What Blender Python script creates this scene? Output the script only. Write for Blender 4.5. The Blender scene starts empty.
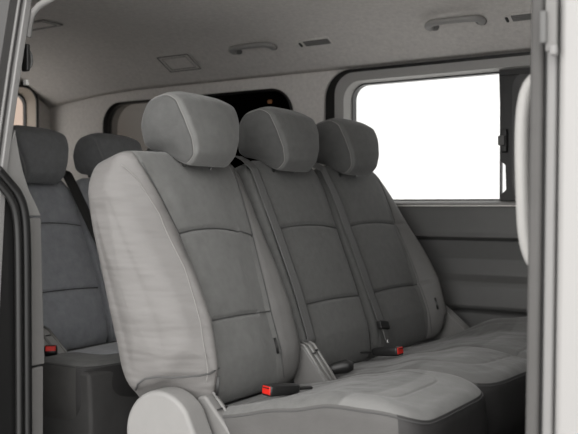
import bpy, bmesh, math, random
import numpy as np
from mathutils import Vector, Matrix
random.seed(4)
S = bpy.context.scene
COL = S.collection
R = math.radians

# ------------------------------------------------------------------ materials
def mat(name, base, rough=.6, noise=0.0, nscale=40, bump=0.0, bscale=200, metal=0, sheen=0,
        spec=.5, coat=0, stretch=None, bump2=None, tint=None):
    m = bpy.data.materials.new(name); m.use_nodes = True
    nt = m.node_tree; N = nt.nodes; L = nt.links
    b = N['Principled BSDF']
    b.inputs['Base Color'].default_value = (*base, 1)
    b.inputs['Roughness'].default_value = rough
    b.inputs['Metallic'].default_value = metal
    b.inputs['Specular IOR Level'].default_value = spec
    b.inputs['Coat Weight'].default_value = coat
    if sheen:
        b.inputs['Sheen Weight'].default_value = sheen
        b.inputs['Sheen Roughness'].default_value = .4
    tc = N.new('ShaderNodeTexCoord'); mp = N.new('ShaderNodeMapping')
    L.new(tc.outputs['Object'], mp.inputs['Vector'])
    if stretch: mp.inputs['Scale'].default_value = stretch
    if noise:
        n = N.new('ShaderNodeTexNoise'); n.inputs['Scale'].default_value = nscale
        n.inputs['Detail'].default_value = 6; n.inputs['Roughness'].default_value = .65
        r = N.new('ShaderNodeValToRGB')
        r.color_ramp.elements[0].position = .3; r.color_ramp.elements[1].position = .7
        r.color_ramp.elements[0].color = (*[c*(1-noise) for c in base], 1)
        r.color_ramp.elements[1].color = (*[c*(1+noise) for c in base], 1)
        L.new(mp.outputs['Vector'], n.inputs['Vector']); L.new(n.outputs['Fac'], r.inputs['Fac'])
        L.new(r.outputs['Color'], b.inputs['Base Color'])
    last = None
    if bump:
        n2 = N.new('ShaderNodeTexNoise'); n2.inputs['Scale'].default_value = bscale
        n2.inputs['Detail'].default_value = 3
        bp = N.new('ShaderNodeBump'); bp.inputs['Strength'].default_value = bump
        bp.inputs['Distance'].default_value = .002
        L.new(mp.outputs['Vector'], n2.inputs['Vector']); L.new(n2.outputs['Fac'], bp.inputs['Height'])
        L.new(bp.outputs['Normal'], b.inputs['Normal']); last = bp
    if bump2:       # (scale, distance): soft large creases
        n3 = N.new('ShaderNodeTexNoise'); n3.inputs['Scale'].default_value = bump2[0]
        n3.inputs['Detail'].default_value = 2
        bp2 = N.new('ShaderNodeBump'); bp2.inputs['Strength'].default_value = .6
        bp2.inputs['Distance'].default_value = bump2[1]
        L.new(mp.outputs['Vector'], n3.inputs['Vector']); L.new(n3.outputs['Fac'], bp2.inputs['Height'])
        if last: L.new(last.outputs['Normal'], bp2.inputs['Normal'])
        L.new(bp2.outputs['Normal'], b.inputs['Normal'])
    return m

M = dict(
    cloth=mat('grey_velour', (.142,.143,.139), .95, .09, 45, .5, 420, sheen=.25, spec=.15, bump2=(13,.012)),
    cloth_dark=mat('charcoal_velour', (.122,.123,.120), .95, .09, 45, .5, 420, sheen=.2, spec=.15),
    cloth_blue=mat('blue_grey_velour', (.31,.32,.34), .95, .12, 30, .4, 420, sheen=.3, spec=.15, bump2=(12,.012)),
    leather=mat('light_grey_leatherette', (.140,.135,.131), .5, .04, 12, .3, 350, spec=.4, bump2=(7,.024), stretch=(.6,.6,3.0)),
    leather_shade=mat('shaded_grey_leatherette', (.112,.110,.107), .55, .06, 12, .3, 350, spec=.4, bump2=(11,.010)),  # same leatherette on the far-side bolsters, shading put into the base colour
    boxing_shade=mat('shade_darkened_leatherette', (.032,.031,.031), .6, .1, 12, .3, 350, spec=.3, bump2=(9,.012)),  # cushion fronts: their shade is painted in as a darker base
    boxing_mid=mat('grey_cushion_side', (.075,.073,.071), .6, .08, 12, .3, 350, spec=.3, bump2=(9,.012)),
    trimlight=mat('pale_trim_plastic', (.32,.315,.305), .45, .03, 30, .15, 700),
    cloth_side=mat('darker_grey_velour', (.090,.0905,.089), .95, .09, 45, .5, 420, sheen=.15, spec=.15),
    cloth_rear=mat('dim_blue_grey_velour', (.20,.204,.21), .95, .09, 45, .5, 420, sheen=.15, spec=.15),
    skirt=mat('rear_seat_skirt', (.062,.061,.060), .8, .08, 12, .3, 350, spec=.2, bump2=(9,.012)),
    thread=mat('pale_thread', (.21,.204,.197), .7),
    thread_dark=mat('dark_thread', (.06,.06,.06), .8),
    belt=mat('charcoal_webbing', (.112,.112,.111), .75, .1, 300, .3, 600),
    black=mat('black_plastic', (.012,.012,.012), .45, bump=.1, bscale=500),
    red=mat('red_button', (.62,.02,.012), .35),
    chrome=mat('bright_steel', (.75,.75,.75), .22, metal=1),
    plas=mat('light_grey_plastic', (.20,.197,.192), .42, .03, 30, .15, 700),
    plasm=mat('grey_trim_plastic', (.155,.152,.148), .5, .03, 30, .15, 700),
    plasd=mat('dark_grey_trim_plastic', (.098,.098,.096), .5, .04, 20, .2, 700),
    sill=mat('pale_window_trim', (.46,.455,.44), .45),
    liner=mat('headliner_cloth', (.68,.655,.63), .95, .10, 60, .4, 500, spec=.1),
    rubber=mat('black_rubber', (.010,.010,.010), .38),
    carpet=mat('charcoal_carpet', (.03,.03,.03), 1, .3, 200, .6, 400, spec=.1),
    silver=mat('silver_paint', (.19,.187,.184), .4, coat=.1),
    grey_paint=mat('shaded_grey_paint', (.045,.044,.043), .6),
    white_paint=mat('white_paint', (.27,.265,.26), .35, coat=.4),
    ground=mat('pale_studio_floor', (.78,.77,.76), .8, .03, 5),
    amber=mat('amber_glint', (.45,.20,.08), .3),
    beige=mat('beige_trim', (.78,.69,.60), .6),
)
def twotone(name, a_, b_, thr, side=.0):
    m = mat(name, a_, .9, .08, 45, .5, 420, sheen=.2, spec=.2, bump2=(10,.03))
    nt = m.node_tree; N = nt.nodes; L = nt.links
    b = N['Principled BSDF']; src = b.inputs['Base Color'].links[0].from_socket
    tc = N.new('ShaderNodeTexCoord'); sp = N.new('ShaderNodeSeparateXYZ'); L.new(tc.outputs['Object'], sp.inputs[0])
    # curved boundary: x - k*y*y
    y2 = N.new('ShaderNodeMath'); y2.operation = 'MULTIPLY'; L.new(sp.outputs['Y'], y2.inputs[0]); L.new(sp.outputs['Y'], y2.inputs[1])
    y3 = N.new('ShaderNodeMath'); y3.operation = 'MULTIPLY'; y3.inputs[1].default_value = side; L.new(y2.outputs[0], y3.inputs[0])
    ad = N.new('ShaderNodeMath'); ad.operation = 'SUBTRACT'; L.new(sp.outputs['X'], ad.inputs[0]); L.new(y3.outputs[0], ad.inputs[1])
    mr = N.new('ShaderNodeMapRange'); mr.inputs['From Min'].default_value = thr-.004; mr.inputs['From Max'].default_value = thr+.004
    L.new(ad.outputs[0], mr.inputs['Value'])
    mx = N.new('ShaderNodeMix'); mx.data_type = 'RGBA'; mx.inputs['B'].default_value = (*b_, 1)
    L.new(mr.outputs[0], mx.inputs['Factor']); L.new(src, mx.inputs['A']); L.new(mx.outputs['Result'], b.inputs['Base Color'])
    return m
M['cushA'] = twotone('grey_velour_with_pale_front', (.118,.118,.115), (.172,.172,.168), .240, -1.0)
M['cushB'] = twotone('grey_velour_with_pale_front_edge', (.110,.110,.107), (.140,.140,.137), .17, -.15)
def glass(name, col, gl=.06):
    m = bpy.data.materials.new(name); m.use_nodes = True
    nt = m.node_tree; N = nt.nodes; L = nt.links
    N.remove(N['Principled BSDF'])
    t = N.new('ShaderNodeBsdfTransparent'); t.inputs[0].default_value = (*col, 1)
    g = N.new('ShaderNodeBsdfGlossy'); g.inputs['Roughness'].default_value = .03
    lw = N.new('ShaderNodeLayerWeight'); lw.inputs['Blend'].default_value = .25
    mx = N.new('ShaderNodeMixShader'); ma = N.new('ShaderNodeMath'); ma.operation = 'MULTIPLY'
    ma.inputs[1].default_value = gl*4
    L.new(lw.outputs['Fresnel'], ma.inputs[0]); L.new(ma.outputs[0], mx.inputs[0])
    L.new(t.outputs[0], mx.inputs[1]); L.new(g.outputs[0], mx.inputs[2])
    L.new(mx.outputs[0], N['Material Output'].inputs['Surface'])
    return m
M['clear'] = glass('clear_glass', (.95,.96,.96))
M['privacy'] = glass('privacy_glass', (.075,.070,.064), .05)
M['tail'] = glass('tinted_tailgate_glass', (.85,.83,.81), .05)

# ------------------------------------------------------------------ helpers
def link(o, parent=None):
    COL.objects.link(o)
    if parent: o.parent = parent
    return o
def mesh(name, verts, faces, m, parent=None, smooth=True):
    me = bpy.data.meshes.new(name)
    me.from_pydata([tuple(map(float, v)) for v in verts], [], [tuple(int(i) for i in f) for f in faces])
    me.materials.append(M[m] if isinstance(m, str) else m)
    bm = bmesh.new(); bm.from_mesh(me)
    loose = [v for v in bm.verts if not v.link_faces]
    bmesh.ops.delete(bm, geom=loose, context='VERTS')
    bmesh.ops.recalc_face_normals(bm, faces=bm.faces); bm.to_mesh(me); bm.free()
    for p in me.polygons: p.use_smooth = smooth
    me.update()
    return link(bpy.data.objects.new(name, me), parent)
def tag(o, label=None, cat=None, group=None, kind=None):
    if label: o['label'] = label
    if cat: o['category'] = cat
    if group: o['group'] = group
    if kind: o['kind'] = kind
    return o
def empty(name, loc, label, cat, group=None):
    o = bpy.data.objects.new(name, None); o.empty_display_size = .05
    o.location = loc; COL.objects.link(o)
    return tag(o, label, cat, group)
class MB:
    def __init__(s): s.v = []; s.f = []
    def add(s, vs, fs):
        b = len(s.v); s.v += [tuple(v) for v in vs]; s.f += [tuple(b+i for i in f) for f in fs]
    def tube(s, pts, r, n=8, sx=1.0, closed=False):
        pts = [Vector(p) for p in pts]; k = len(pts); rings = []
        up = None
        for i, p in enumerate(pts):
            if closed: t = pts[(i+1) % k]-pts[i-1]
            else: t = pts[min(i+1, k-1)]-pts[max(i-1, 0)]
            t.normalize()
            if up is None: up = Vector((0,0,1)) if abs(t.z) < .9 else Vector((1,0,0))
            a = t.cross(up).normalized(); up = a.cross(t).normalized()
            rr = r[i] if hasattr(r, '__len__') else r
            rings.append([p+a*math.cos(j*2*math.pi/n)*rr*sx+up*math.sin(j*2*math.pi/n)*rr for j in range(n)])
        vs = [v for q in rings for v in q]; fs = []
        for i in range(k if closed else k-1):
            for j in range(n):
                i2 = (i+1) % k
                fs.append((i*n+j, i*n+(j+1)%n, i2*n+(j+1)%n, i2*n+j))
        if not closed: fs += [tuple(range(n))[::-1], tuple((k-1)*n+j for j in range(n))]
        s.add(vs, fs)
    def build(s, name, m, parent=None, smooth=True):
        return mesh(name, s.v, s.f, m, parent, smooth)
def bevel(o, w, seg=3, ang=30):
    md = o.modifiers.new('bevel', 'BEVEL'); md.width = w; md.segments = seg
    md.limit_method = 'ANGLE'; md.angle_limit = R(ang); md.harden_normals = False
    for p in o.data.polygons: p.use_smooth = True
    w2 = o.modifiers.new('wn', 'WEIGHTED_NORMAL'); w2.keep_sharp = True
    return o
def box(name, lo, hi, m, parent=None, bev=.004):
    x0,y0,z0 = lo; x1,y1,z1 = hi
    v = [(x0,y0,z0),(x1,y0,z0),(x1,y1,z0),(x0,y1,z0),(x0,y0,z1),(x1,y0,z1),(x1,y1,z1),(x0,y1,z1)]
    f = [(0,3,2,1),(4,5,6,7),(0,1,5,4),(1,2,6,5),(2,3,7,6),(3,0,4,7)]
    o = mesh(name, v, f, m, parent, False)
    if bev: bevel(o, bev)
    return o
def prism(name, poly, axis, a, b, m, parent=None, bev=.004, smooth=False):
    """poly of 2D points extruded along axis ('x': poly=(y,z); 'y': poly=(x,z))"""
    def P(p, t): return (t, p[0], p[1]) if axis == 'x' else (p[0], t, p[1])
    n = len(poly)
    v = [P(p, a) for p in poly]+[P(p, b) for p in poly]
    f = [tuple(range(n)), tuple(range(2*n-1, n-1, -1))]+[(i, (i+1)%n, n+(i+1)%n, n+i) for i in range(n)]
    o = mesh(name, v, f, m, parent, smooth)
    if bev: bevel(o, bev)
    return o
def smoothcurve(pts, n=8):
    pts = [Vector(p) for p in pts]; out = []
    for i in range(len(pts)-1):
        p0 = pts[max(i-1,0)]; p1 = pts[i]; p2 = pts[i+1]; p3 = pts[min(i+2, len(pts)-1)]
        for k in range(n):
            t = k/n
            out.append(.5*((2*p1)+(p2-p0)*t+(2*p0-5*p1+4*p2-p3)*t*t+(3*p1-p0-3*p2+p3)*t**3))
    out.append(pts[-1]); return out
def interp(x, xs, ys): return np.interp(x, xs, ys)
def sm(x, a, b):
    t = np.clip((x-a)/(b-a), 0, 1); return t*t*(3-2*t)

# ------------------------------------------------------------------ padded slab: closed side profile swept sideways, puffy ends
def superprofile(n, ex=4.5):
    t = np.linspace(0, 2*np.pi, 4001)[:-1]
    c, s = np.cos(t), np.sin(t)
    a = np.sign(c)*np.abs(c)**(2/ex); b = np.sign(s)*np.abs(s)**(2/ex)
    return a, b
def slab(W, H, front, back, wtop, disp, n=150, nw=110, rc=.035, ex=4.5, taper=None):
    """rows of points (w,t,h): W half width, H height; front(w,h), back(w,h) offsets; wtop(w) height scale"""
    a, b = superprofile(n, ex)
    # resample by real arc length
    px, py = a*.09, b*H/2
    d = np.hypot(np.diff(np.r_[px, px[0]]), np.diff(np.r_[py, py[0]]))
    cum = np.r_[0, np.cumsum(d)]; tgt = np.linspace(0, cum[-1], n+1)[:-1]
    a = np.interp(tgt, cum, np.r_[a, a[0]]); b = np.interp(tgt, cum, np.r_[b, b[0]])
    qs = []
    m = int(nw*.62); k = int(nw*.12); c = 6
    for w in np.linspace(-(W-rc), W-rc, m): qs.append((w, 0.))
    side = []
    for i in range(1, k+1):
        ang = i/k*np.pi/2
        side.append((W-rc+rc*math.sin(ang)*.9, rc*(1-math.cos(ang))))
    hmin = .06
    caps = []
    for i in range(1, c+1):
        caps.append((W-rc*.1+rc*.1*(i/c), rc+(i/c)*10))     # collapse rings, handled below
    rows = []
    def ring(w, ins, coll=0.):
        aa = a.copy(); bb = b.copy()
        hh = H*wtop(w)
        sb = max(1-ins/(H/2), 0); sa = max(1-ins/.075, .05)
        if coll: sa *= (1-coll); sb *= (1-coll*.9)
        hv = hh/2+bb*sb*hh/2
        tf = front(w, hv); tb = back(w, hv)
        tm = (tf+tb)/2; th = (tf-tb)/2
        tv = tm+aa*sa*th
        fr = np.clip(aa, 0, 1)**.6*np.where(aa > 0, 1, 0)
        tv = tv+disp(w, hv)*fr*(1-coll)
        wv = np.full_like(hv, w)
        if taper is not None: wv = wv*taper(hv, aa)
        return np.stack([wv, tv, hv], 1)
    for w, ins in reversed([(x[0], x[1]) for x in side]): rows.append(ring(-w, ins))
    for w, _ in qs: rows.append(ring(w, 0))
    for w, ins in side: rows.append(ring(w, ins))
    # caps
    for i in range(1, c+1):
        rows.append(ring(W-rc*.1+.012*math.sin(i/c*np.pi/2), rc, i/c*.999))
        rows.insert(0, ring(-(W-rc*.1+.012*math.sin(i/c*np.pi/2)), rc, i/c*.999))
    G = np.array(rows)
    nr = len(rows)
    faces = []
    for i in range(nr-1):
        for j in range(n):
            faces.append((i*n+j, i*n+(j+1)%n, (i+1)*n+(j+1)%n, (i+1)*n+j))
    return G, faces, n, nr

def frame(o, rec, yaw=0):
    r = R(rec)
    def f(p):   # (w,t,h) -> world
        w, t, h = p
        return Vector((o[0]+t*math.cos(r)-h*math.sin(r), o[1]+w, o[2]+t*math.sin(r)+h*math.cos(r)))
    return f
def gv(G, f, origin): return [f(p)-origin for p in G.reshape(-1, 3)]

REC = 18.8
def backrest(parent, origin, base, sec, cy, W, seam, mats, near_boll=1., far_boll=1., wl=None, wr=None, stitch=(), Ht=.645, label=None, thick=0., lowlift=0., fall=0., sh=(.085,.085)):
    """one backrest section. origin: seat empty position; base: (x, z) of bottom front; cy: its middle"""
    f = frame((base[0], cy, base[1]), REC)
    sl, sr = seam            # cloth seams at w=-sl, +sr
    WLh = wl or ([0,1],[sl,sl]); WRh = wr or ([0,1],[sr,sr])
    def warp(w, h):
        a_, b_ = np.interp(h, *WLh), np.interp(h, *WRh)
        return np.where(w < 0, -np.interp(-w, [0, sl, W, 9], [0, 1, 2, 2]), np.interp(w, [0, sr, W, 9], [0, 1, 2, 2]))*0+np.where(
            w < -sl, -(a_+(-w-sl)*(W-a_)/(W-sl)), np.where(w < 0, w*a_/sl, np.where(w < sr, w*b_/sr, b_+(w-sr)*(W-b_)/(W-sr))))
    def unwarp(w, h):
        a_, b_ = np.interp(h, *WLh), np.interp(h, *WRh)
        return float(np.where(w < -a_, -(sl+(-w-a_)*(W-sl)/(W-a_)), np.where(w < 0, w*sl/a_, np.where(w < b_, w*sr/b_, sr+(w-b_)*(W-sr)/(W-b_)))))
    H = Ht
    def boll(w):
        return near_boll*sm(-w, sl-.02, sl+.045)+far_boll*sm(w, sr-.02, sr+.045)
    def front(w, h):
        bf = np.interp(h, [-.02,.08,.2,.32,.46,.56,.65], [.03,.06,.068,.052,.02,.004,0])
        base_ = np.interp(h, [-.05,0,.1,.25,.4,.55,.66], [-.01,0,.012,.008,0,-.004,-.012])
        return base_-fall*sm(-w, sl, W+.02)+bf*boll(w)+.008*np.cos(np.clip(w/.16, -1.5, 1.5)*1.2)
    def back(w, h):
        return np.interp(h, [-.05,.1,.3,.5,.66], [-.15-thick,-.15-thick,-.145-thick,-.130-thick,-.11-thick])+0*h
    wm = W
    def wtop(w):
        x = abs(w)/wm
        return 1-(sh[0] if w < 0 else sh[1])*sm(x, .62, 1.0)**1.3-.008*x
    def disp(w, h):
        arch = .442-.012*(w/sl)**2
        g = -.0075*np.exp(-((h-arch)/.0042)**2)*(1-sm(abs(w), sl-.004, sl+.004))
        g = g-.0075*np.exp(-((h-(.2+.004*np.cos(w*9)))/.0042)**2)*(1-sm(abs(w), sl-.004, sl+.004))
        # quilting: each panel slightly puffed
        pf = np.where(h > arch, np.sin(np.clip((h-arch)/.2, 0, 1)*np.pi), np.where(h > .2, np.sin((h-.2)/.24*np.pi), np.sin(np.clip(h/.2, 0, 1)*np.pi)))
        g = g+.006*pf*(1-sm(abs(w), sl*.6, sl))
        for s in (-sl, sr):
            g = g-.006*np.exp(-((w-s)/.0035)**2)
        return g
    G, F, n, nr = slab(W, H, front, back, wtop, disp, n=330, nw=130, rc=.036, ex=6.5)
    G2 = G.copy()
    lift = lowlift*(1-sm(G2[:, :, 2], 0, .25))*np.maximum(sm(-G2[:, :, 0], sl+.02, W-.02), 0)
    G2[:, :, 2] += lift
    G2[:, :, 0] = warp(G[:, :, 0], G[:, :, 2])
    V = gv(G2, f, origin)
    cl, le, ri = [], [], []
    flat = G.reshape(-1, 3)
    for q in F:
        c = flat[list(q)].mean(0)
        (cl if -sl < c[0] < sr else (le if c[0] < 0 else ri)).append(q)
    root = mesh('backrest', V, cl, mats[0], parent)
    if label: root['label'] = label
    mesh('bolster_cover', V, le, mats[1], root)
    mesh('bolster_cover', V, ri, mats[4] if len(mats) > 4 else mats[1], root)
    # stitching along both seams and the second seam on the outer bolster
    def surf(w, h, lift=0.):
        return f((float(warp(np.array(w), h)), float(front(w, np.array(h))+disp(w, np.array(h)))+lift, h))-origin
    st = MB()
    for s in (-sl, sr):
        st.tube([surf(s, h, .0045) for h in np.linspace(.02, H*.93, 40)], .0013, 5)
    st.build('piping', mats[3], root)
    sm_b = MB()
    sm_b.tube([surf(w, .442-.012*(w/sl)**2, .0035) for w in np.linspace(-sl+.002, sr-.002, 30)], .0016, 5)
    sm_b.tube([surf(w, .2+.004*math.cos(w*9), .0035) for w in np.linspace(-sl+.002, sr-.002, 30)], .0016, 5)
    sm_b.build('panel_seam', 'thread_dark', root)
    for (ws, hs) in stitch:
        sb = MB()
        hh = np.linspace(hs[0], hs[-1], 60)
        ww = np.interp(hh, hs, ws)
        pts = [surf(unwarp(float(w), float(h)), float(h), .0010) for w, h in zip(ww, hh)]
        sb.tube(pts, .0011, 5)
        sb.build('stitching', 'thread', root)
    return root, f, front, disp, surf

def headrest(parent, origin, base, cy, m, mside, w0=.126, lean=6, lift=0., name='headrest', tf=0.):
    f0 = frame((base[0], cy, base[1]), REC)
    org = f0((0, -.0+tf, .60+lift))
    r = R(REC-lean)
    def f(p):
        w, t, h = p
        return Vector((org.x+t*math.cos(r)-h*math.sin(r), org.y+w, org.z+t*math.sin(r)+h*math.cos(r)))
    H = .205
    def front(w, h):
        return np.interp(h, [0,.03,.07,.12,.17,.205], [.052,.082,.092,.092,.084,.06])-.012*(w/w0)**2
    def back(w, h):
        return np.interp(h, [0,.02,.05,.09,.14,.205], [-.005,-.050,-.080,-.090,-.080,-.045])
    def wtop(w): return 1-.045*sm(abs(w)/w0, .5, 1.0)-.02*w/w0
    ws = w0*.935
    def disp(w, h): return -.006*np.exp(-((abs(w)-ws)/.0028)**2)
    def taper(h, a): return 1-.33*sm(.165-h, 0, .17)+0*a
    G, F, n, nr = slab(w0, H, front, back, wtop, disp, n=110, nw=130, rc=.022, ex=4.4, taper=taper)
    V = gv(G, f, origin)
    # rear-bottom rises
    W_ = G.reshape(-1, 3).copy()
    rise = .045*sm(-W_[:,1], -.06, .06)*(1-sm(W_[:,2], 0, .11))
    W_[:,2] += rise
    V = [f(p)-origin for p in W_]
    cen, sid, sid2 = [], [], []
    idx = np.repeat(np.arange(nr), n)
    # which ring columns are centre: use untapered w through ring index
    mid = (nr-1)/2
    span = [i for i in range(nr)]
    wr_ = G[:, n//4, 0]/np.maximum(taper(G[:, n//4, 2], 0), .01)
    for k, q in enumerate(F):
        i = k//n
        (cen if abs((wr_[i]+wr_[i+1])/2) < ws else (sid if i < mid else sid2)).append(q)
    root = mesh(name, V, cen, m, parent)
    mesh('side_cover', V, sid, mside, root)
    mesh('side_cover', V, sid2, mside, root)
    # welt line on the front-side edges
    mb = MB()
    for s in (-1, 1):
        i = int(np.argmin(np.abs(wr_-s*ws)))
        ids = [j for j in range(-n//2, n//2) if W_[i*n+(j % n), 1] > .025 or (W_[i*n+(j % n), 1] > -.03 and W_[i*n+(j % n), 2] > .12)]
        mb.tube([Vector(V[i*n+(j % n)]) for j in ids], .0012, 5)
    mb.build('welt', 'thread' if m != 'cloth_blue' else 'cloth_blue', root)
    ps = MB()
    for s in (-1, 1):
        a_ = f((s*.055, .0, .03))-origin; b_ = f0((s*.055, -.05, .56))-origin
        ps.tube([a_, b_], .0062, 12)
    ps.build('post', 'chrome', root)
    gs = MB()
    for s in (-1, 1):
        b1 = f0((s*.055, -.045, .655))-origin; b0 = f0((s*.055, -.046, .635))-origin
        gs.tube([b0, b1], [.012,.010], 12)
    gs.build('post_guide', 'black', root)
    return root

def cushion(parent, origin, x0, x1, y0, y1, topf, zb, mats, panel=.86, r=.045, ex=7, seams=(), nm='cushion'):
    """padded cushion; rings of a rounded plan outline"""
    NA = 220
    t = np.linspace(0, 2*np.pi, 4001)[:-1]
    ux = np.sign(np.cos(t))*np.abs(np.cos(t))**(2/ex); uy = np.sign(np.sin(t))*np.abs(np.sin(t))**(2/ex)
    hx, hy = (x1-x0)/2, (y1-y0)/2; cx, cy = (x0+x1)/2, (y0+y1)/2
    X, Y = ux*hx, uy*hy
    d = np.hypot(np.diff(np.r_[X, X[0]]), np.diff(np.r_[Y, Y[0]])); cum = np.r_[0, np.cumsum(d)]
    tg = np.linspace(0, cum[-1], NA+1)[:-1]
    X = np.interp(tg, cum, np.r_[X, X[0]]); Y = np.interp(tg, cum, np.r_[Y, Y[0]])
    rings = []; kind = []
    def inset(d_): return X*(1-d_/hx), Y*(1-d_/hy)
    mn = min(hx, hy)
    for s in np.linspace(.02, 1, 60):                   # top
        dd = (1-s)*(mn-r)+r
        xi, yi = X*(1-dd/mn*1.0 if False else 1)*0, None
        xs = X*(1-r/hx)*s; ys = Y*(1-r/hy)*s
        z = topf(cx+xs, cy+ys)
        for (a_, amp) in ((panel, .004),): z = z-amp*np.exp(-((s-a_)/.012)**2)
        z = z+.006*(1-s**4)
        rings.append(np.stack([cx+xs, cy+ys, z], 1)); kind.append(0 if s <= panel else 1)
    for k in range(1, 11):                              # rounded edge
        a_ = k/10*np.pi/2
        sx = 1-(r-r*math.sin(a_))/hx; sy = 1-(r-r*math.sin(a_))/hy
        z = topf(cx+X*(1-r/hx), cy+Y*(1-r/hy))-r*(1-math.cos(a_))
        rings.append(np.stack([cx+X*sx, cy+Y*sy, z], 1)); kind.append(1 if k < 7 else 2)
    ztop = rings[-1][:, 2]
    for k in range(1, 15):
        u = k/14
        z = ztop*(1-u)+zb*u
        bul = .006*math.sin(u*math.pi)-.03*u**3
        rings.append(np.stack([cx+X*(1+bul/hx), cy+Y*(1+bul/hy), z], 1)); kind.append(2)
    rings.append(np.stack([cx+X*.0, cy+Y*.0, np.full(NA, zb)], 1)); kind.append(2)
    A = np.concatenate(rings); V = [Vector(p)-origin for p in A]
    F = {0: [], 1: [], 2: []}
    for i in range(len(rings)-1):
        for j in range(NA):
            F[kind[i+1]].append((i*NA+j, i*NA+(j+1)%NA, (i+1)*NA+(j+1)%NA, (i+1)*NA+j))
    F[0].append(tuple(range(NA)))
    root = mesh(nm, V, F[0], mats[0], parent)
    mesh('cushion_border', V, F[1], mats[1], root)
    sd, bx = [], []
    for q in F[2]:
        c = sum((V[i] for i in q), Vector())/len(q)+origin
        (sd if (c.x < x1-.055 and c.y < cy) else bx).append(q)  # front faces go to the darker boxing that carries painted shade
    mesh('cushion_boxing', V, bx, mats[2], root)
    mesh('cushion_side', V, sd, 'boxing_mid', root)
    # welt around the upper edge
    k = 60+6
    mb = MB(); mb.tube([V[k*NA+j]+Vector((0,0,.0005)) for j in range(NA)], .0016, 5, closed=True)
    mb.build('piping', mats[3], root)
    return root

def ribbon(name, pts, nrm, width, m, parent=None, thick=.0022, ribs=True, origin=Vector()):
    pts = [Vector(p)-origin for p in pts]; vs = []; fs = []
    prof = []
    K = 12
    for i in range(K+1):
        u = i/K*2-1
        z = thick/2+(.0006*math.cos(u*math.pi*3.5) if ribs else 0)
        prof.append((u*width/2, z))
    prof += [(width/2, -thick/2), (-width/2, -thick/2)]
    n = len(prof)
    for i, p in enumerate(pts):
        t = (pts[min(i+1, len(pts)-1)]-pts[max(i-1, 0)]).normalized()
        nn = Vector(nrm[i]) if isinstance(nrm, list) else Vector(nrm)
        s = t.cross(nn).normalized(); nn = s.cross(t).normalized()
        vs += [p+s*a_+nn*b_ for a_, b_ in prof]
    for i in range(len(pts)-1):
        for j in range(n): fs.append((i*n+j, i*n+(j+1)%n, (i+1)*n+(j+1)%n, (i+1)*n+j))
    fs += [tuple(range(n))[::-1], tuple((len(pts)-1)*n+j for j in range(n))]
    o = mesh(name, vs, fs, m, parent)
    return o

# ================================================================== THE VAN SHELL (setting)
X0, X1 = -3.45, .35
def struct(o, label=None): o['kind'] = 'structure'; return o

# floor and ground outside
struct(box('floor', (X0, 1.30, -.05), (X1, 3.10, 0), 'carpet', bev=0))
g = box('ground', (-9, -3, -.62), (5, 9, -.55), 'ground', bev=0); g['kind'] = 'structure'

# far side wall: lower trim with its ledges, extruded along the van
def far_lower():
    prof = [(3.06,0.0),(3.04,.02),(3.035,.30),(3.035,.500),(3.024,.512),(3.008,.518),(3.000,.530),(3.006,.600),(3.014,.618),
            (3.030,.632),(3.040,.642),(3.043,.700),(3.032,.768),(3.020,.775),(2.999,.777),(2.990,.783),(2.995,.797),(3.000,.87),(3.004,.893),
            (3.012,.904),(3.045,.908),(3.10,.908),(3.12,.86),(3.12,0.0)]
    n = len(prof); xs = [X0, X1]
    v = [(x, p[0], p[1]) for x in xs for p in prof]
    f = [(i, (i+1)%n, n+(i+1)%n, n+i) for i in range(n)]+[tuple(range(n))[::-1], tuple(range(n, 2*n))]
    o = mesh('wall_far', v, f, 'plasd', None, False)
    bevel(o, .004, 2, 12); struct(o); return o
wf = far_lower()
# the pale sill strip on top of the far panel, under the windows
o = prism('trim_1', [(3.001,.898),(3.004,.909),(3.03,.915),(3.075,.915),(3.075,.898)], 'x', -1.98, X1, 'plas', bev=.002); struct(o)

def rrect(x0, x1, z0, z1, r, n=12, ztilt=0):
    pts = []
    for cx, cz, a0 in ((x1-r, z1-r, 0), (x0+r, z1-r, 90), (x0+r, z0+r, 180), (x1-r, z0+r, 270)):
        for i in range(n+1):
            a_ = R(a0+90*i/n); pts.append((cx+r*math.cos(a_), cz+r*math.sin(a_)))
    return pts
def loopface(name, la, ya, lb, yb, m, parent=None, steps=1, smooth=True):
    n = len(la); v = []; f = []
    for k in range(steps+1):
        u = k/steps
        v += [(a_[0]*(1-u)+b_[0]*u, ya*(1-u)+yb*u, a_[1]*(1-u)+b_[1]*u) for a_, b_ in zip(la, lb)]
    for k in range(steps):
        for i in range(n): f.append((k*n+i, k*n+(i+1)%n, (k+1)*n+(i+1)%n, (k+1)*n+i))
    return mesh(name, v, f, m, parent, smooth)
def band(name, la, ya, lb, yb, m, parent=None, depth=.02):
    """a closed ring band with thickness behind it"""
    n = len(la); v = []
    for L_, y in ((la, ya), (lb, yb), (lb, yb+depth), (la, ya+depth)):
        v += [(p[0], y, p[1]) for p in L_]
    f = []
    for k in range(4):
        for i in range(n): f.append((k*n+i, k*n+(i+1)%n, ((k+1)%4)*n+(i+1)%n, ((k+1)%4)*n+i))
    return mesh(name, v, f, m, parent, False)
def outer_rect(inner, x0, x1, z0, z1):
    """map every point of a loop to the border of a rectangle"""
    out = []
    m = len(inner)//4
    corners = [(x1, z1), (x0, z1), (x0, z0), (x1, z0)]
    for i, p in enumerate(inner):
        q = i//m if i < 4*m else 3
        k = i-q*m; u = k/(m-1)
        cx, cz = corners[q]
        if q % 2 == 0:   # starts on vertical side going to horizontal
            out.append((cx, p[1]) if u < .5 else (p[0], cz)) if abs(u-.5) > 1e-6 else out.append((cx, cz))
        else:
            out.append((p[0], cz) if u < .5 else (cx, p[1])) if abs(u-.5) > 1e-6 else out.append((cx, cz))
    return out
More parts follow.
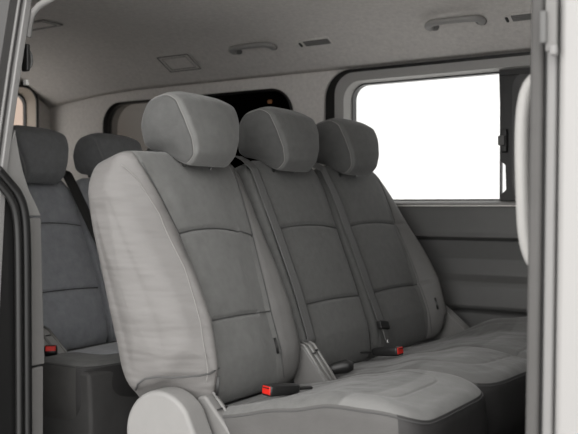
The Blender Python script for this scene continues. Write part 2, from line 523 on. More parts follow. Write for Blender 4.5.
# window 1: the big side window of the middle row
WL, WR = -1.815, .20
l0 = rrect(WL, WR, .900, 1.443, .115)
rect0 = outer_rect(l0, -1.90, X1, .895, 1.50)
struct(band('wall_far', rect0, 3.0, l0, 3.0, 'liner', depth=.09))
l1 = rrect(WL+.050, WR-.03, .905, 1.428, .085)
l2 = rrect(WL+.088, WR-.05, .909, 1.394, .075)
l3 = rrect(WL+.104, WR-.06, .918, 1.386, .062)
w1 = band('window_1', l0, 3.012, l1, 3.012, 'rubber', depth=.05); struct(w1)
band('window_trim', l1, 3.0, l2, 3.006, 'trimlight', w1, depth=.04)
band('window_reveal', l2, 3.006, l3, 3.050, 'sill', w1, depth=.02)
l4 = rrect(WL+.108, WR-.064, .922, 1.382, .058)
band('window_gasket', l3, 3.045, l4, 3.047, 'rubber', w1, depth=.03)
mesh('window_glass', [(p[0], 3.062, p[1]) for p in l3], [tuple(range(len(l3)))], 'clear', w1, False)
# black sliding-pane frame with latch
XD = -1.092
fr = prism('pane_divider', [(XD-.002,1.39),(XD+.004,1.20),(XD+.006,1.06),(XD+.023,1.045),(XD+.026,.955),(XD+.008,.94),(XD+.004,.915),(XD+.16,.915),(XD+.14,1.39)], 'y', 3.035, 3.06, 'black', w1, bev=.003)
box('pane_edge', (XD+.001,3.040,.915), (XD+.006,3.058,1.39), 'black', w1, 0)
box('pane_header', (XD,3.030,1.368), (WR-.07,3.06,1.395), 'black', w1, .003)
lt = box('slider_latch', (XD+.010,3.018,1.09), (XD+.034,3.04,1.175), 'black', w1, .005)
box('latch_lever', (XD+.005,3.006,1.115), (XD+.030,3.022,1.150), 'plasd', lt, .004)
l5 = rrect(XD+.075, XD+.60, .925, 1.36, .06); l6 = rrect(XD+.05, XD+.63, .915, 1.385, .07)
band('pane_frame', l6, 3.03, l5, 3.034, 'black', w1, depth=.02)

# window 2: the dark rear quarter window on the far side
q0 = rrect(-3.065, -1.965, .93, 1.392, .11)
rect1 = outer_rect(q0, X0, -1.90, .895, 1.50)
struct(band('wall_far', rect1, 3.0, q0, 3.0, 'liner', depth=.09))
q1 = rrect(-3.045, -1.98, .942, 1.384, .10)
w2 = band('window_2', q0, 2.990, q1, 3.002, 'rubber', depth=.03); struct(w2)
mesh('quarter_glass', [(p[0], 3.012, p[1]) for p in q1], [tuple(range(len(q1)))], 'privacy', w2, False)
bl = [(-2.60,.93),(-1.93,.93),(-1.93,1.42),(-2.60,1.42)]
prism('blanking_panel', bl, 'y', 3.02, 3.04, 'black', w2, bev=0)
glint = MB()
glint.tube([(-2.100,3.016,1.340),(-2.080,3.016,1.340)], [.009,.009], 10)
glint.build('amber_reflection', 'amber', w2)  # solid amber spot standing in for a reflection in the dark glass

# ceiling / headliner : one curved sheet with thickness
def zc(X, Y):
    d = abs(Y-2.21)
    z = np.interp(d, [0,.2,.4,.5,.58,.64,.70,.75,.79,.81], [1.625,1.62,1.602,1.583,1.558,1.530,1.495,1.466,1.441,1.432])
    rr = max(0., -2.75-X)/.70
    return z-.05*rr**2.0
def smooth_ceiling():
    nx, ny = 60, 70; v = []; f = []
    ys = np.linspace(1.42, 3.0, ny)
    raw = {}
    for k, lift in ((0, 0), (1, .04)):
        for i in range(nx+1):
            X = X0+(X1-X0)*i/nx
            for y in ys:
                z = np.mean([zc(X, float(np.clip(y+dy, 1.40, 3.02))) for dy in (-.03,-.015,0,.015,.03)])
                v.append((X, y, z+lift))
    N_ = (nx+1)*ny
    for k in (0, 1):
        for i in range(nx):
            for j in range(ny-1):
                a_ = k*N_+i*ny+j; f.append((a_, a_+1, a_+ny+1, a_+ny))
    for i in range(nx):
        for j in (0, ny-1):
            a_ = i*ny+j; f.append((a_, a_+ny, a_+ny+N_, a_+N_))
    for i in (0, nx):
        for j in range(ny-1):
            a_ = i*ny+j; f.append((a_, a_+1, a_+1+N_, a_+N_))
    o = mesh('ceiling', v, f, 'liner'); return struct(o)
smooth_ceiling()

# rear wall with the tailgate window
def rear_wall():
    def lr(y0, y1, z0, z1, r): return rrect(y0, y1, z0, z1, r)
    a_ = lr(1.62, 2.905, 1.02, 1.49, .08)
    b_ = outer_rect(a_, 1.30, 3.10, 0.0, 1.68)
    def conv(o):
        for vv in o.data.vertices:
            x, y, z = vv.co; vv.co = (X0-(y-3.0), x, z)
        return o
    o = conv(band('wall_rear', b_, 3.0, a_, 3.0, 'liner', depth=.06)); struct(o)
    c_ = lr(1.635, 2.893, 1.035, 1.478, .07); d_ = lr(1.66, 2.866, 1.06, 1.455, .06)
    w = conv(band('window_3', a_, 2.975, c_, 2.975, 'black', depth=.05)); struct(w)
    conv(band('window_reveal', c_, 2.982, d_, 3.02, 'beige', w, depth=.02))
    e_ = lr(1.665, 2.864, 1.065, 1.450, .06)
    conv(band('window_gasket', d_, 3.02, lr(1.672, 2.860, 1.072, 1.443, .055), 3.02, 'rubber', w, depth=.02))
    conv(mesh('tailgate_glass', [(p[0], 3.03, p[1]) for p in e_], [tuple(range(len(e_)))], 'tail', w, False))
rear_wall()

# unseen dark panel across the cab end, added to cut light from the front
struct(box('front_light_block', (X1,1.33,-.05), (X1+.05,3.12,1.66), 'plasd', bev=0))
# near side wall behind the door opening
XJ = -1.75
def outerY(z): return np.interp(z, [0,.5,.96,1.2,1.41,1.5], [1.325,1.335,1.365,1.405,1.445,1.465])
zs = [0,.3,.5,.75,.96,1.1,1.25,1.41,1.47]
def wall_prof(off_in, off_out, zs): return [(float(outerY(z))+off_out, z) for z in zs]+[(float(outerY(z))+off_in, z) for z in reversed(zs)]
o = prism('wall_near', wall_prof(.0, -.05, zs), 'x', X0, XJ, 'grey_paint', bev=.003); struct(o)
# silver edge strip of the opening
o = prism('trim_2', wall_prof(.010, -.010, zs), 'x', XJ-.02, XJ+.012, 'silver', bev=.004); struct(o)
o = prism('trim_3', wall_prof(-.020, -.026, zs), 'x', XJ-.02, XJ+.006, 'silver', bev=.002); struct(o)
# light inner trim: upper wedge + lower panel
o = prism('trim_4', [(1.376,.872),(1.490,.872),(1.474,.900),(1.450,.940),(1.432,.985),(1.420,1.03),(1.408,1.09),(1.376,1.0)], 'x', XJ-.45, XJ+.004, 'plas', bev=.004); struct(o)
o = prism('trim_5', [(1.376,.49),(1.500,.49),(1.494,.700),(1.490,.868),(1.376,.868)], 'x', XJ-.45, XJ+.002, 'plasm', bev=.004); struct(o)
o = prism('trim_6', [(1.376,.0),(1.492,.0),(1.495,.485),(1.376,.485)], 'x', XJ-.45, XJ+.002, 'plasm', bev=.004); struct(o)
# black rubber weather strip, doubled
seal_r = [(XJ+.014, 1.345, .985), (XJ+.016, 1.372, .958), (XJ+.018, 1.402, .925), (XJ+.018, 1.420, .88), (XJ+.018, 1.426, .80), (XJ+.018, 1.427, .6), (XJ+.018, 1.427, .3), (XJ+.018, 1.424, .02)]
mb = MB(); mb.tube(smoothcurve(seal_r, 8), .013, 12)
mb.tube([p+Vector((.004,-.026,-.006)) for p in smoothcurve(seal_r, 8)], .010, 12)
o = mb.build('trim_7', 'rubber'); struct(o)
o = prism('trim_8', [(1.30,0),(1.408,0),(1.408,.86),(1.37,.93),(1.34,.96),(1.30,.96)], 'x', XJ-.03, XJ+.008, 'rubber', bev=.003); struct(o)
# curved head of the opening
head = [(XJ-.008, 1.456, 1.325), (XJ+.001, 1.46, 1.373), (XJ+.028, 1.46, 1.397), (XJ+.072, 1.46, 1.411), (XJ+.25, 1.466, 1.455), (XJ+.6, 1.466, 1.475), (X1, 1.466, 1.475)]
mb = MB(); mb.tube(smoothcurve(head, 8), .009, 10); o = mb.build('trim_9', 'plas'); struct(o)
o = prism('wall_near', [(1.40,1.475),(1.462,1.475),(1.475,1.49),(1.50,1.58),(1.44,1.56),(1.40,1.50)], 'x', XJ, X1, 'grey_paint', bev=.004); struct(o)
# door sill along the floor edge
o = box('trim_10', (XJ,1.31,-.06), (-.46,1.44,.012), 'plasd', bev=.006); struct(o)

# near front (B) pillar seen from outside, and the front door skin beyond it
def vpillar(name, x0, x1, y0, y1, m, bev=.006, lean=0.0):
    p = [(x0,0,0)]
    v = [(x0,y0-.03,-.1),(x1,y0-.03,-.1),(x1,y1,-.1),(x0,y1,-.1),(x0,y0,.8),(x1,y0,.8),(x1,y1,.8),(x0,y1,.8),
         (x0-lean,y0+.02,1.50),(x1-lean,y0+.02,1.50),(x1-lean,y1+.02,1.50),(x0-lean,y1+.02,1.50)]
    f = [(0,3,2,1),(8,9,10,11)]
    for a_ in (0, 4):
        for i in range(4): f.append((a_+i, a_+(i+1)%4, a_+4+(i+1)%4, a_+4+i))
    o = mesh(name, v, f, m, None, False); bevel(o, bev, 4); return struct(o)
vpillar('trim_11', -.456, -.4335, 1.40, 1.47, 'boxing_mid', .008)
vpillar('trim_12', -.436, -.420, 1.412, 1.47, 'rubber', .002)
vpillar('trim_13', -.4265, -.4085, 1.396, 1.47, 'silver', .006)
vpillar('trim_14', -.412, -.398, 1.412, 1.47, 'rubber', .002)
vpillar('trim_15', -.402, X1, 1.375, 1.43, 'white_paint', .014)
# striker on the pillar
st = empty('door_striker', (-.408,1.388,1.190), 'small grey steel striker plate bolted near the top of the pale front door pillar', 'door latch')
b_ = box('striker_plate', (-.012,-.012,-.045), (.006,.0,.04), 'plasm', st, .003)
box('striker_jaw', (-.019,-.020,-.032), (-.008,-.006,.020), 'plasd', st, .003)
box('striker_foot', (-.004,-.018,-.052), (.008,-.004,-.036), 'silver', st, .003)

# vertical grab handle inside the front pillar
gh = empty('grab_handle', (-.49,1.47,.80), 'pale upright grab handle on the inside of the front door pillar', 'grab handle')
path = [(.030,.0,.315),(.012,-.002,.318),(-.004,-.004,.300),(-.012,-.006,.26),(-.014,-.006,.20),(-.012,-.006,.12),(-.008,-.005,.05),(.002,-.003,.010),(.016,0,-.006),(.030,.0,-.008)]
path = [(p[0]+.018, p[1]+.0, p[2]) for p in path]
mb = MB(); mb.tube(smoothcurve(path, 6), .0125, 16, 1.0); mb.build('grip', 'trimlight', gh)
box('mount', (.020,-.012,.288), (.040,.012,.340), 'plas', gh, .005)
box('mount', (.020,-.012,-.030), (.040,.012,.022), 'plas', gh, .005)

# roof fittings
def roofn(X, Y):
    e = .01; dz = (zc(X, Y+e)-zc(X, Y-e))/(2*e)
    n = Vector((0, dz, -1)).normalized(); t = Vector((0, 1, dz)).normalized()
    return n, t
def roof_handle(X, Y, label, half=.098):
    z = float(zc(X, Y)); n, t = roofn(X, Y)
    o = empty('grab_handle', (X, Y, z), label, 'grab handle', 'ceiling grab handles')
    mb = MB()
    pts = [(-half+.004, .004), (-half, .020), (-half+.012, .036), (-half+.04, .044), (0, .047), (half-.04, .044), (half-.012, .036), (half, .020), (half-.004, .004)]
    mb.tube(smoothcurve([n*(.010+b_*.25)-t*(b_*1.05)+Vector((a_, 0, 0)) for a_, b_ in pts], 6), .0105, 14, 1.25)
    mb.build('grip', 'trimlight', o)
    for s in (-1, 1):
        m2 = MB(); c = Vector((s*(half-.010), 0, 0))
        m2.tube([c-n*.002, c+n*.006, c+n*.012], [.021,.019,.010], 18, 1.0)
        m2.build('mount', 'plasm', o)
    return o
roof_handle(-2.045, 2.84, 'grey ceiling handle above the headrests, left one of the two over the far side')
roof_handle(-1.175, 2.84, 'grey ceiling handle over the big side window, right one of the two')
def roof_vent(X, Y, label, hw=.075, hd=.024, clip=True):
    z = float(zc(X, Y)); n, t = roofn(X, Y)
    o = empty('ceiling_vent', (X, Y, z), label, 'vent', 'ceiling vents')
    def slabp(x0, x1, a0, a1, h0, h1, nm, m, par):
        v = []
        for h in (h0, h1):
            for (xx, aa) in ((x0, a0), (x1, a0), (x1, a1), (x0, a1)): v.append(Vector((xx, 0, 0))+t*aa+n*h)
        q = mesh(nm, v, [(0,1,2,3),(4,7,6,5),(0,4,5,1),(1,5,6,2),(2,6,7,3),(3,7,4,0)], m, par, False); bevel(q, .002); return q
    bz = slabp(-hw, hw, -hd, hd, -.004, .004, 'bezel', 'liner', o)
    slabp(-hw+.03, hw-.006, -hd+.008, hd-.008, .0, .0055, 'grille', 'plasm', o)
    for k in range(3): slabp(-hw+.033, hw-.009, -hd+.012+k*.009, -hd+.016+k*.009, .0, .0075, 'slat', 'plas', o)
    slabp(-hw+.009, -hw+.018, -.011, .012, .0, .009, 'slider', 'black', o)
    return o
roof_vent(-1.765, 2.845, 'narrow slotted ceiling vent between the two ceiling handles')
roof_vent(-.935, 2.845, 'narrow slotted ceiling vent beside the front door pillar')
def roof_panel(X, Y, hw, hd, name, label, cat):
    z = float(zc(X, Y)); n, t = roofn(X, Y)
    o = empty(name, (X, Y, z), label, cat)
    def P(a_, b_, h=0): 
        zz = float(zc(X+a_, Y+b_*t.y)); return Vector((a_, b_*t.y, zz-z))+n*h
    c = [(-hw, -hd), (hw, -hd), (hw, hd), (-hw, hd)]
    v = [P(a_, b_, h) for h in (-.004, .0035) for a_, b_ in c]
    q = mesh('cover', v, [(0,1,2,3),(4,7,6,5),(0,4,5,1),(1,5,6,2),(2,6,7,3),(3,7,4,0)], 'liner', o, False); bevel(q, .003)
    mb = MB(); mb.tube([P(a_*1.0, b_*1.0, .004) for a_, b_ in c], .0022, 6, closed=True); mb.build('rim', 'plasm', o)
    mb = MB(); mb.tube([P(a_*.8, b_*.75, .0045) for a_, b_ in c], .0016, 6, closed=True); mb.build('inner_rim', 'plasm', o)
    return o
roof_panel(-2.47, 2.865, .085, .052, 'ceiling_panel', 'faint rectangular cover plate in the headliner above the front headrest', 'ceiling cover')
v_ = roof_panel(-2.75, 2.32, .10, .05, 'ceiling_panel', 'dim flat air vent in the headliner near the left door edge', 'ceiling cover')
# coat hook on the near rear pillar
ck = empty('coat_hook', (XJ-.022, 1.462, 1.275), 'small black coat hook on the left door pillar', 'hook')
box('hook_base', (-.012,-.006,-.035), (.012,.006,.035), 'black', ck, .005)
mb = MB(); mb.tube(smoothcurve([(0,.004,.022),(0,.016,.010),(0,.018,-.012),(0,.010,-.024)], 5), .004, 8); mb.build('hook', 'plasd', ck)
box('hook_screw', (-.007,-.004,-.070), (.007,.004,-.056), 'sill', ck, .002)

# ================================================================== SEATS
def seat_base(parent, org, x0, x1, y0, y1, ztop, m='plasd', floor=0.0):
    """tapered pedestal on two floor rails"""
    mx = .05
    v = [(x0+.05,y0+.05,floor+.03),(x1-.16,y0+.05,floor+.03),(x1-.16,y1-.05,floor+.03),(x0+.05,y1-.05,floor+.03),
         (x0+.01,y0+.02,ztop),(x1-.06,y0+.02,ztop),(x1-.06,y1-.02,ztop),(x0+.01,y1-.02,ztop)]
    v = [Vector(p)-org for p in v]
    f = [(0,3,2,1),(4,5,6,7),(0,1,5,4),(1,2,6,5),(2,3,7,6),(3,0,4,7)]
    q = mesh('base', v, f, m, parent, False); bevel(q, .02, 3)
    for yy in (y0+.10, y1-.10):
        box('floor_rail', Vector((x0,yy-.02,floor))-org, Vector((x1-.10,yy+.02,floor+.032))-org, 'black', q, .004)
    return q

# ---- front single seat of the middle row (nearest)
BX, BZ = -1.27, .42
orgA = Vector((-1.1, 1.79, 0))
A = empty('captain_chair', orgA, 'nearest van seat, single, with pale grey side bolsters and its own red buckle', 'seat', 'middle row seats')
YA = 1.768
bkA, fA, frA, dA, surfA = backrest(A, orgA, (BX, BZ), 0, 1.752, .244, (.128,.190), ('cloth','leather','thread','thread_dark','leather_shade'),
    stitch=[((-.200,-.198,-.192,-.174,-.176,-.198,-.218), (.06,.08,.163,.338,.48,.58,.625))], thick=.05, Ht=.668, lowlift=.085, fall=.065, sh=(.085,.03), far_boll=.7,
    wl=([0,.08,.2,.32,.436,.52,.62],[.15,.145,.128,.122,.130,.150,.180]), wr=([0,.2,.32,.44,.63],[.14,.147,.165,.185,.197]))
headrest(A, orgA, (BX, BZ), 1.780, 'cloth', 'cloth_side')
def topA(x, y):
    z = .405+.080*sm(x, -1.32, -.88)
    w = (y-YA)
    z = z+.018*sm(-w, .10, .19)+.006*sm(w, .12, .2)
    z = z-.012*sm(x, -.86, -.74)
    z = z+.003*np.sin(x*42+w*17)*np.exp(-((x+1.0)/.12)**2)
    return z
cushion(A, orgA, -1.335, -.722, 1.555, 2.004, topA, .265, ('cushA','cushA','boxing_shade','thread_dark'), panel=.80, r=.048, ex=6)
seat_base(A, orgA, -1.32, -.80, 1.58, 2.00, .27)
# dark tube standing in for the shadow line under the pale side cover
hb = MB()
_un = [surfA(-.150, .085), surfA(-.185, .078), surfA(-.208, .080)]
hb.tube(_un+[fA((w_, t_, h_))-orgA for w_, t_, h_ in ((-.246,-.02,.092),(-.2535,-.06,.104),(-.2535,-.10,.108),(-.249,-.13,.102),(-.236,-.155,.09))], .0024, 8)
hb.build('shadow_line', 'thread_dark', bkA)
# tags on the bolsters
def side_tag(par, surf, org, w, h):
    mb = MB(); pts = [surf(w, h+.022), surf(w, h), surf(w, h-.02)]
    o = ribbon('side_tag', [p+Vector((.003,0,.001)) for p in pts], (.3,-1,0), .007, 'black', par, .002, False)
side_tag(bkA, surfA, orgA, .176, .105)
side_tag(bkA, surfA, orgA, -.166, .045)

# ---- bench of two behind it (middle and far places)
orgB = Vector((-1.1, 2.45, 0))
B = empty('van_bench_seat', orgB, 'two-place van bench in grey cloth next to the nearest single seat, by the window', 'seat', 'middle row seats')
bkB, fB, frB, dB, surfB = backrest(B, orgB, (BX, BZ), 0, 2.224, .206, (.178,.186), ('cloth_dark','cloth_dark','thread','cloth_side'), .35, .0, Ht=.662, sh=(.03,.02))
bkC, fC, frC, dC, surfC = backrest(B, orgB, (BX, BZ), 0, 2.660, .235, (.190,.165), ('cloth_dark','cloth_dark','thread','cloth_side','leather_shade'), 0., 1.15, Ht=.662, sh=(.02,.12))
headrest(B, orgB, (BX, BZ), 2.195, 'cloth_dark', 'cloth_side')
headrest(B, orgB, (BX, BZ), 2.596, 'cloth_dark', 'cloth_side')
def topB(x, y):
    z = .405+.074*sm(x, -1.32, -.90)
    z = z+.045*sm(y, 2.72, 2.86)*sm(x, -1.3, -1.05)+.008*np.exp(-((y-2.22)/.14)**2)+.006*np.exp(-((y-2.62)/.14)**2)
    z = z-.014*np.exp(-((y-2.42)/.02)**2)-.014*sm(x, -.90, -.78)
    z = z+.003*np.sin(x*35+y*20)*np.exp(-((x+1.05)/.15)**2)
    return z
cushion(B, orgB, -1.335, -.735, 2.026, 2.915, topB, .265, ('cushB','cushB','boxing_shade','thread_dark'), panel=.86, r=.048, ex=7)
seat_base(B, orgB, -1.32, -.80, 2.05, 2.90, .27)
side_tag(bkC, surfC, orgB, .182, .115)

# hinge covers ------------------------------------------------------
def hinge_cover(par, org, x, y, z, wid, name='hinge_cover', m='plasm', L=.165, D=.115, up=.0):
    q = bpy.data.objects.new(name, None)
    prof = [(0, up), (.012, .012+up), (.035, .004+up), (L, -D), (L-.012, -D-.02), (.0, -D-.02)]
    v0 = [Vector((x+p[0], y, z+p[1]))-org for p in prof]; v1 = [p+Vector((0, wid, 0)) for p in v0]
    n = len(prof)
    f = [tuple(range(n)), tuple(range(2*n-1, n-1, -1))]+[(i, (i+1)%n, n+(i+1)%n, n+i) for i in range(n)]
    o = mesh(name, v0+v1, f, m, par, False); bevel(o, .005)
    mb = MB()
    for k in (.08, .5, .92):
        yy = y+wid*k
        mb.tube([Vector((x+.012, yy, z+.014+up))-org, Vector((x+.035, yy, z+.007+up))-org, Vector((x+L-.003, yy, z-D+.003))-org], .0042, 8)
    mb.build('rib', 'plas', o)
    mb = MB()
    mb.tube([Vector((x+.058, y+wid*.2, z-.012+up*.8))-org, Vector((x+.058, y+wid*.42, z-.012+up*.8))-org], .0022, 6)
    mb.tube([Vector((x+.052, y+wid*.6, z-.007+up*.8))-org, Vector((x+.052, y+wid*.82, z-.007+up*.8))-org], .0022, 6)
    mb.build('slot', 'black', o)
    return o
def hinge_thing(x, y, z, w, D, L, label):
    o0 = Vector((x, y, z))
    o = empty('seat_hinge_cover', o0, label, 'plastic cover', 'seat hinge covers')
    hinge_cover(o, o0, x, y, z, w, name='cover_plate', L=L, D=D)
hinge_thing(-1.298, 1.982, .506, .054, .100, .120, 'grey ribbed plastic hinge cover between the nearest seat and the middle seat')
hinge_thing(-1.290, 2.902, .520, .045, .09, .15, 'grey plastic hinge cover at the far end of the bench by the window wall')
# pivot knuckle in the gap
mb = MB(); mb.tube([Vector((-1.300,2.036,.515))-orgB, Vector((-1.300,2.06,.515))-orgB], .018, 14); mb.build('pivot', 'black', B)
# recliner side cover on the near seat: rounded disc running down into the side shield
def side_shield():
    c = (-1.338, .366); r = .106
    pts = [(c[0]+r*math.cos(R(a_)), c[1]+r*math.sin(R(a_))) for a_ in range(38, 201, 6)]
    pts += [(-1.478,.26),(-1.46,.20),(-1.0,.20),(-.86,.235),(-.87,.275),(-1.12,.30),(-1.215,.35)]
    o = prism('side_shield', [(p[0]-orgA.x, p[1]) for p in pts], 'y', 1.478-orgA.y, 1.545-orgA.y, 'plas', A, bev=.020)
    o.modifiers['bevel'].segments = 5
    pts2 = [(-1.285,.452),(-1.262,.458),(-1.10,.29),(-1.10,.22),(-1.30,.22),(-1.33,.38)]
    o2 = prism('recliner_arm', [(p[0]-orgA.x, p[1]) for p in pts2], 'y', 1.552-orgA.y, 1.600-orgA.y, 'plasm', A, bev=.008)
    mb = MB()
    mb.tube([Vector((-1.258,1.578,.461))-orgA, Vector((-1.095,1.578,.292))-orgA], .0035, 8)
    mb.build('rib', 'plas', o2)
    mb = MB(); mb.tube([Vector((-1.228,1.558,.428))-orgA, Vector((-1.228,1.594,.428))-orgA], .0020, 6); mb.build('slot', 'black', o2)
side_shield()

# reclining lever knob
kn = MB(); kn.tube([Vector((-1.235,2.035,.438))-orgB, Vector((-1.205,2.052,.447))-orgB, Vector((-1.175,2.068,.455))-orgB, Vector((-1.160,2.076,.455))-orgB], [.010,.017,.019,.010], 14)
kn.build('recline_lever', 'black', B)

# ---- rear bench
RX, RZ = -2.15, .42
orgR = Vector((-2.0, 2.36, 0))
Rb = empty('rear_bench_seat', orgR, 'rear row bench in blue grey cloth, behind the nearest seat', 'seat')
res = []
for cy, sm_ in ((1.965, (.165,.165)), (2.335, (.170,.170)), (2.715, (.165,.165))):
    res.append(backrest(Rb, orgR, (RX, RZ), 0, cy, .186, sm_, ('cloth_blue','cloth_blue','thread','cloth_blue'), .5, .25, Ht=.625))
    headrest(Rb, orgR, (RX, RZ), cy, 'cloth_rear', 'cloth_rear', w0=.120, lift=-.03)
def topR(x, y): return .41+.045*sm(x, -2.2, -1.95)-.006*sm(x, -1.9, -1.8)+0*y
cushion(Rb, orgR, -2.22, -1.795, 1.69, 2.95, topR, .24, ('cloth_blue','cloth_dark','boxing_shade','thread_dark'), panel=.86, r=.03, ex=9)
q = prism('skirt', [(p[0]-orgR.x, p[1]) for p in [(-2.15,.03),(-1.84,.03),(-1.795,.10),(-1.792,.30),(-1.80,.425),(-1.84,.43),(-2.15,.43)]], 'y', 1.70-orgR.y, 2.93-orgR.y, 'skirt', Rb, bev=.012)
box('floor_rail', Vector((-2.15,1.80,0))-orgR, Vector((-1.90,1.84,.04))-orgR, 'black', Rb, .003)
box('floor_rail', Vector((-2.15,2.80,0))-orgR, Vector((-1.90,2.84,.04))-orgR, 'black', Rb, .003)
hinge_cover(Rb, orgR, -2.13, 1.735, .505, .085, L=.15, D=.085, m='trimlight')

# ================================================================== BELTS AND BUCKLES (resting on the seats)
def belt(name, f, front, path, width, label, group='seat belts', tongue=None):
    ws = [p[0] for p in path]; hs = [p[1] for p in path]; ls = [p[2] for p in path]
    k = 40; u = np.linspace(0, 1, k); s = np.linspace(0, 1, len(path))
    W_, H_, L_ = np.interp(u, s, ws), np.interp(u, s, hs), np.interp(u, s, ls)
    pts = [f((float(w), float(front(float(w), np.array(h)))+float(l), float(h))) for w, h, l in zip(W_, H_, L_)]
    o0 = pts[-1].copy()
    o = empty(name, o0, label, 'seat belt', group)
    n = Vector((math.cos(R(REC)), 0, math.sin(R(REC))))
    ribbon('webbing', pts, n, width, 'belt', o, origin=o0)
    return o, pts, n
b1, p1, n1 = belt('seat_belt', fB, frB, [(-.186,.675,-.035),(-.186,.655,-.014),(-.186,.62,.006),(-.184,.40,.014),(-.182,.25,.012),(-.180,.10,.008),(-.178,.075,-.002)], .040,
    'dark grey seat belt lying in the gap between the nearest seat and the middle seat')
b2, p2, n2 = belt('seat_belt', fB, frB, [(.185,.675,-.035),(.192,.660,-.014),(.203,.63,.012),(.21,.50,.022),(.218,.35,.024),(.225,.20,.022),(.235,.085,.022)], .042,
    'ribbed seat belt with black tongue hanging between the middle and window places')
# tongue of the window belt
e_ = p2[-1]
def slabbox(nm, c, ax, ay, az, sz, m, par, org, bev=.003):
    v = []
    for sx in (-1, 1):
        for sy in (-1, 1):
            for s_ in (-1, 1): v.append(Vector(c)+ax*sx*sz[0]/2+ay*sy*sz[1]/2+az*s_*sz[2]/2-org)
    f = [(0,1,3,2),(4,6,7,5),(0,4,5,1),(2,3,7,6),(0,2,6,4),(1,5,7,3)]
    o = mesh(nm, v, f, m, par, False); 
    if bev: bevel(o, bev)
    return o
hd = Vector((-math.sin(R(REC)),0,math.cos(R(REC))))
yd = Vector((0,1,0))
t0 = e_+hd*.004+n2*.004
tg = slabbox('tongue', t0, (yd*.97-hd*.15).normalized(), hd, n2, (.056,.026,.016), 'black', b2, e_)
slabbox('tongue_plate', t0-hd*.030-n2*.001, yd, hd, n2, (.022,.040,.004), 'plasd', b2, e_, .001)
slabbox('tongue_end', t0-hd*.052-n2*.001, yd, hd, n2, (.013,.012,.006), 'chrome', b2, e_, .001)
# rear belt
rb, fR, frR = res[0][0], res[0][1], res[0][2]
b3, p3, n3 = belt('seat_belt', fR, frR, [(.135,.655,-.035),(.142,.64,-.014),(.150,.62,.010),(.180,.45,.022),(.205,.30,.024),(.222,.15,.020),(.226,.06,.022)], .046,
    'black seat belt crossing the rear row bench beside its nearest headrest')
b3.children[0].data.materials[0] = M['black']

def buckle(c, ax, label, tilt=0., L=.095, Wd=.038, T=.028):
    ax = Vector(ax).normalized(); az = Vector((0,0,1)); az = (az-ax*az.dot(ax)).normalized(); ay = az.cross(ax)
    o0 = Vector(c)-az*T/2
    o = empty('seat_belt_buckle', o0, label, 'buckle', 'seat belt buckles')
    n = 7; vs = []; fs = []
    prof = [(-L*.5,.55,.55),(-L*.42,.8,.8),(-L*.15,.95,.95),(L*.2,1,1),(L*.44,1,1),(L*.5,.93,.9)]
    K = 20
    for x, sw, st_ in prof:
        for j in range(K):
            a_ = 2*math.pi*j/K; cc, ss = math.cos(a_), math.sin(a_)
            u = math.copysign(abs(cc)**.45, cc)*Wd/2*sw; v = math.copysign(abs(ss)**.45, ss)*T/2*st_
            vs.append(ax*x+ay*u+az*v+Vector(c)-o0)
    for i in range(len(prof)-1):
        for j in range(K): fs.append((i*K+j, i*K+(j+1)%K, (i+1)*K+(j+1)%K, (i+1)*K+j))
    fs += [tuple(range(K))[::-1], tuple((len(prof)-1)*K+j for j in range(K))]
    mesh('housing', vs, fs, 'black', o)
    cb = Vector(c)+ax*(L*.5-.006)+az*.001
    btn = slabbox('release_button', cb, ax, ay, az, (.016,Wd*.80,T*.70), 'red', o, o0, .002)
    slabbox('tongue_slot', cb+ax*.006+az*T*.22, ax, ay, az, (.008,Wd*.66,.0022), 'black', btn, o0, 0)
    slabbox('stalk', Vector(c)-ax*(L*.5+.018)-az*.002, ax, ay, az, (.05,.018,.006), 'black', o, o0, .002)
    return o
buckle((-1.155,1.715,.456), (-.30,-.94,.06), 'black buckle with red button lying on the nearest seat cushion')
buckle((-1.165,2.285,.466), (.96,-.10,.12), 'black buckle with red button on the bench cushion below the window belt')
buckle((-2.015,1.752,.455), (.55,-.55,.62), 'red buttoned buckle at the left end of the rear bench', L=.06)

# ================================================================== CAMERA
cam_d = bpy.data.cameras.new('camera'); cam = bpy.data.objects.new('camera', cam_d); COL.objects.link(cam)
cam.location = (0, 0, .9)
th = R(33.5); pt = R(.8)
fwd = Vector((-math.sin(th)*math.cos(pt), math.cos(th)*math.cos(pt), -math.sin(pt)))
cam.rotation_euler = fwd.to_track_quat('-Z', 'Y').to_euler()
cam_d.sensor_width = 36; cam_d.lens = 860/578*36
cam_d.clip_start = .05
cam_d.dof.use_dof = True; cam_d.dof.focus_distance = 2.35; cam_d.dof.aperture_fstop = 4.5
S.camera = cam

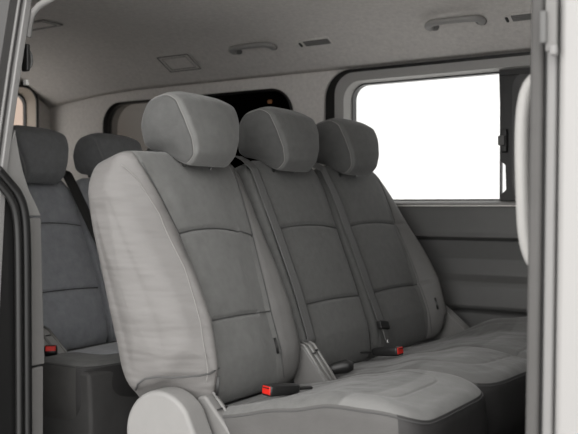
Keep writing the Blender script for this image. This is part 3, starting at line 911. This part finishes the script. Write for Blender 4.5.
# ================================================================== WORLD: white studio surround, brighter behind the camera
w = bpy.data.worlds.new('studio'); S.world = w; w.use_nodes = True
nt = w.node_tree; N = nt.nodes; L = nt.links
bg = N['Background']
tc = N.new('ShaderNodeTexCoord')
def lobe(direction, lo, hi, amp):
    d = Vector(direction).normalized()
    dp = N.new('ShaderNodeVectorMath'); dp.operation = 'DOT_PRODUCT'; dp.inputs[1].default_value = d
    nrm = N.new('ShaderNodeVectorMath'); nrm.operation = 'NORMALIZE'
    L.new(tc.outputs['Generated'], nrm.inputs[0]); L.new(nrm.outputs[0], dp.inputs[0])
    mr = N.new('ShaderNodeMapRange'); mr.interpolation_type = 'SMOOTHSTEP'
    mr.inputs['From Min'].default_value = lo; mr.inputs['From Max'].default_value = hi
    mr.inputs['To Min'].default_value = 0; mr.inputs['To Max'].default_value = amp
    L.new(dp.outputs['Value'], mr.inputs['Value']); return mr
l1_ = lobe((.22,-.85,.52), .45, .98, 2.75)
add = N.new('ShaderNodeMath'); add.inputs[1].default_value = 1.25
L.new(l1_.outputs[0], add.inputs[0])
# beige wall of the studio towards the back of the van
l2_ = lobe((-1,.62,0), .955, .985, 1.0)
mixc = N.new('ShaderNodeMix'); mixc.data_type = 'RGBA'
mixc.inputs['A'].default_value = (1,.985,.965,1); mixc.inputs['B'].default_value = (.62,.49,.41,1)
L.new(l2_.outputs[0], mixc.inputs['Factor'])
L.new(mixc.outputs['Result'], bg.inputs['Color']); L.new(add.outputs[0], bg.inputs['Strength'])

S.view_settings.view_transform = 'Standard'; S.view_settings.look = 'None'
S.view_settings.exposure = 0.0; S.view_settings.gamma = 1
S.view_settings.use_curve_mapping = False

# every separate piece of a built mesh becomes an object of its own
def split_pieces():
    for o in list(COL.objects):
        if o.type != 'MESH' or o.modifiers: continue
        me = o.data; nv = len(me.vertices); par = list(range(nv))
        def find(a):
            while par[a] != a: par[a] = par[par[a]]; a = par[a]
            return a
        for p in me.polygons:
            a = find(p.vertices[0])
            for v in p.vertices[1:]:
                b = find(v)
                if a != b: par[b] = a
        comp = {}
        for p in me.polygons: comp.setdefault(find(p.vertices[0]), []).append(tuple(p.vertices))
        if len(comp) < 2: continue
        m = me.materials[0]; co = [tuple(v.co) for v in me.vertices]; sm_ = me.polygons[0].use_smooth
        lst = list(comp.values())
        for k, fs in enumerate(lst):
            used = sorted({i for f in fs for i in f}); mp = {a: b for b, a in enumerate(used)}
            n2 = bpy.data.meshes.new(o.name.split('.')[0])
            n2.from_pydata([co[i] for i in used], [], [tuple(mp[i] for i in f) for f in fs])
            n2.materials.append(m)
            for p in n2.polygons: p.use_smooth = sm_
            if k == 0: o.data = n2
            else:
                c = bpy.data.objects.new(o.name.split('.')[0], n2); link(c, o.parent)
                c.location = o.location
                for key in ('label', 'kind'):
                    if key in o: c[key] = o[key]
split_pieces()
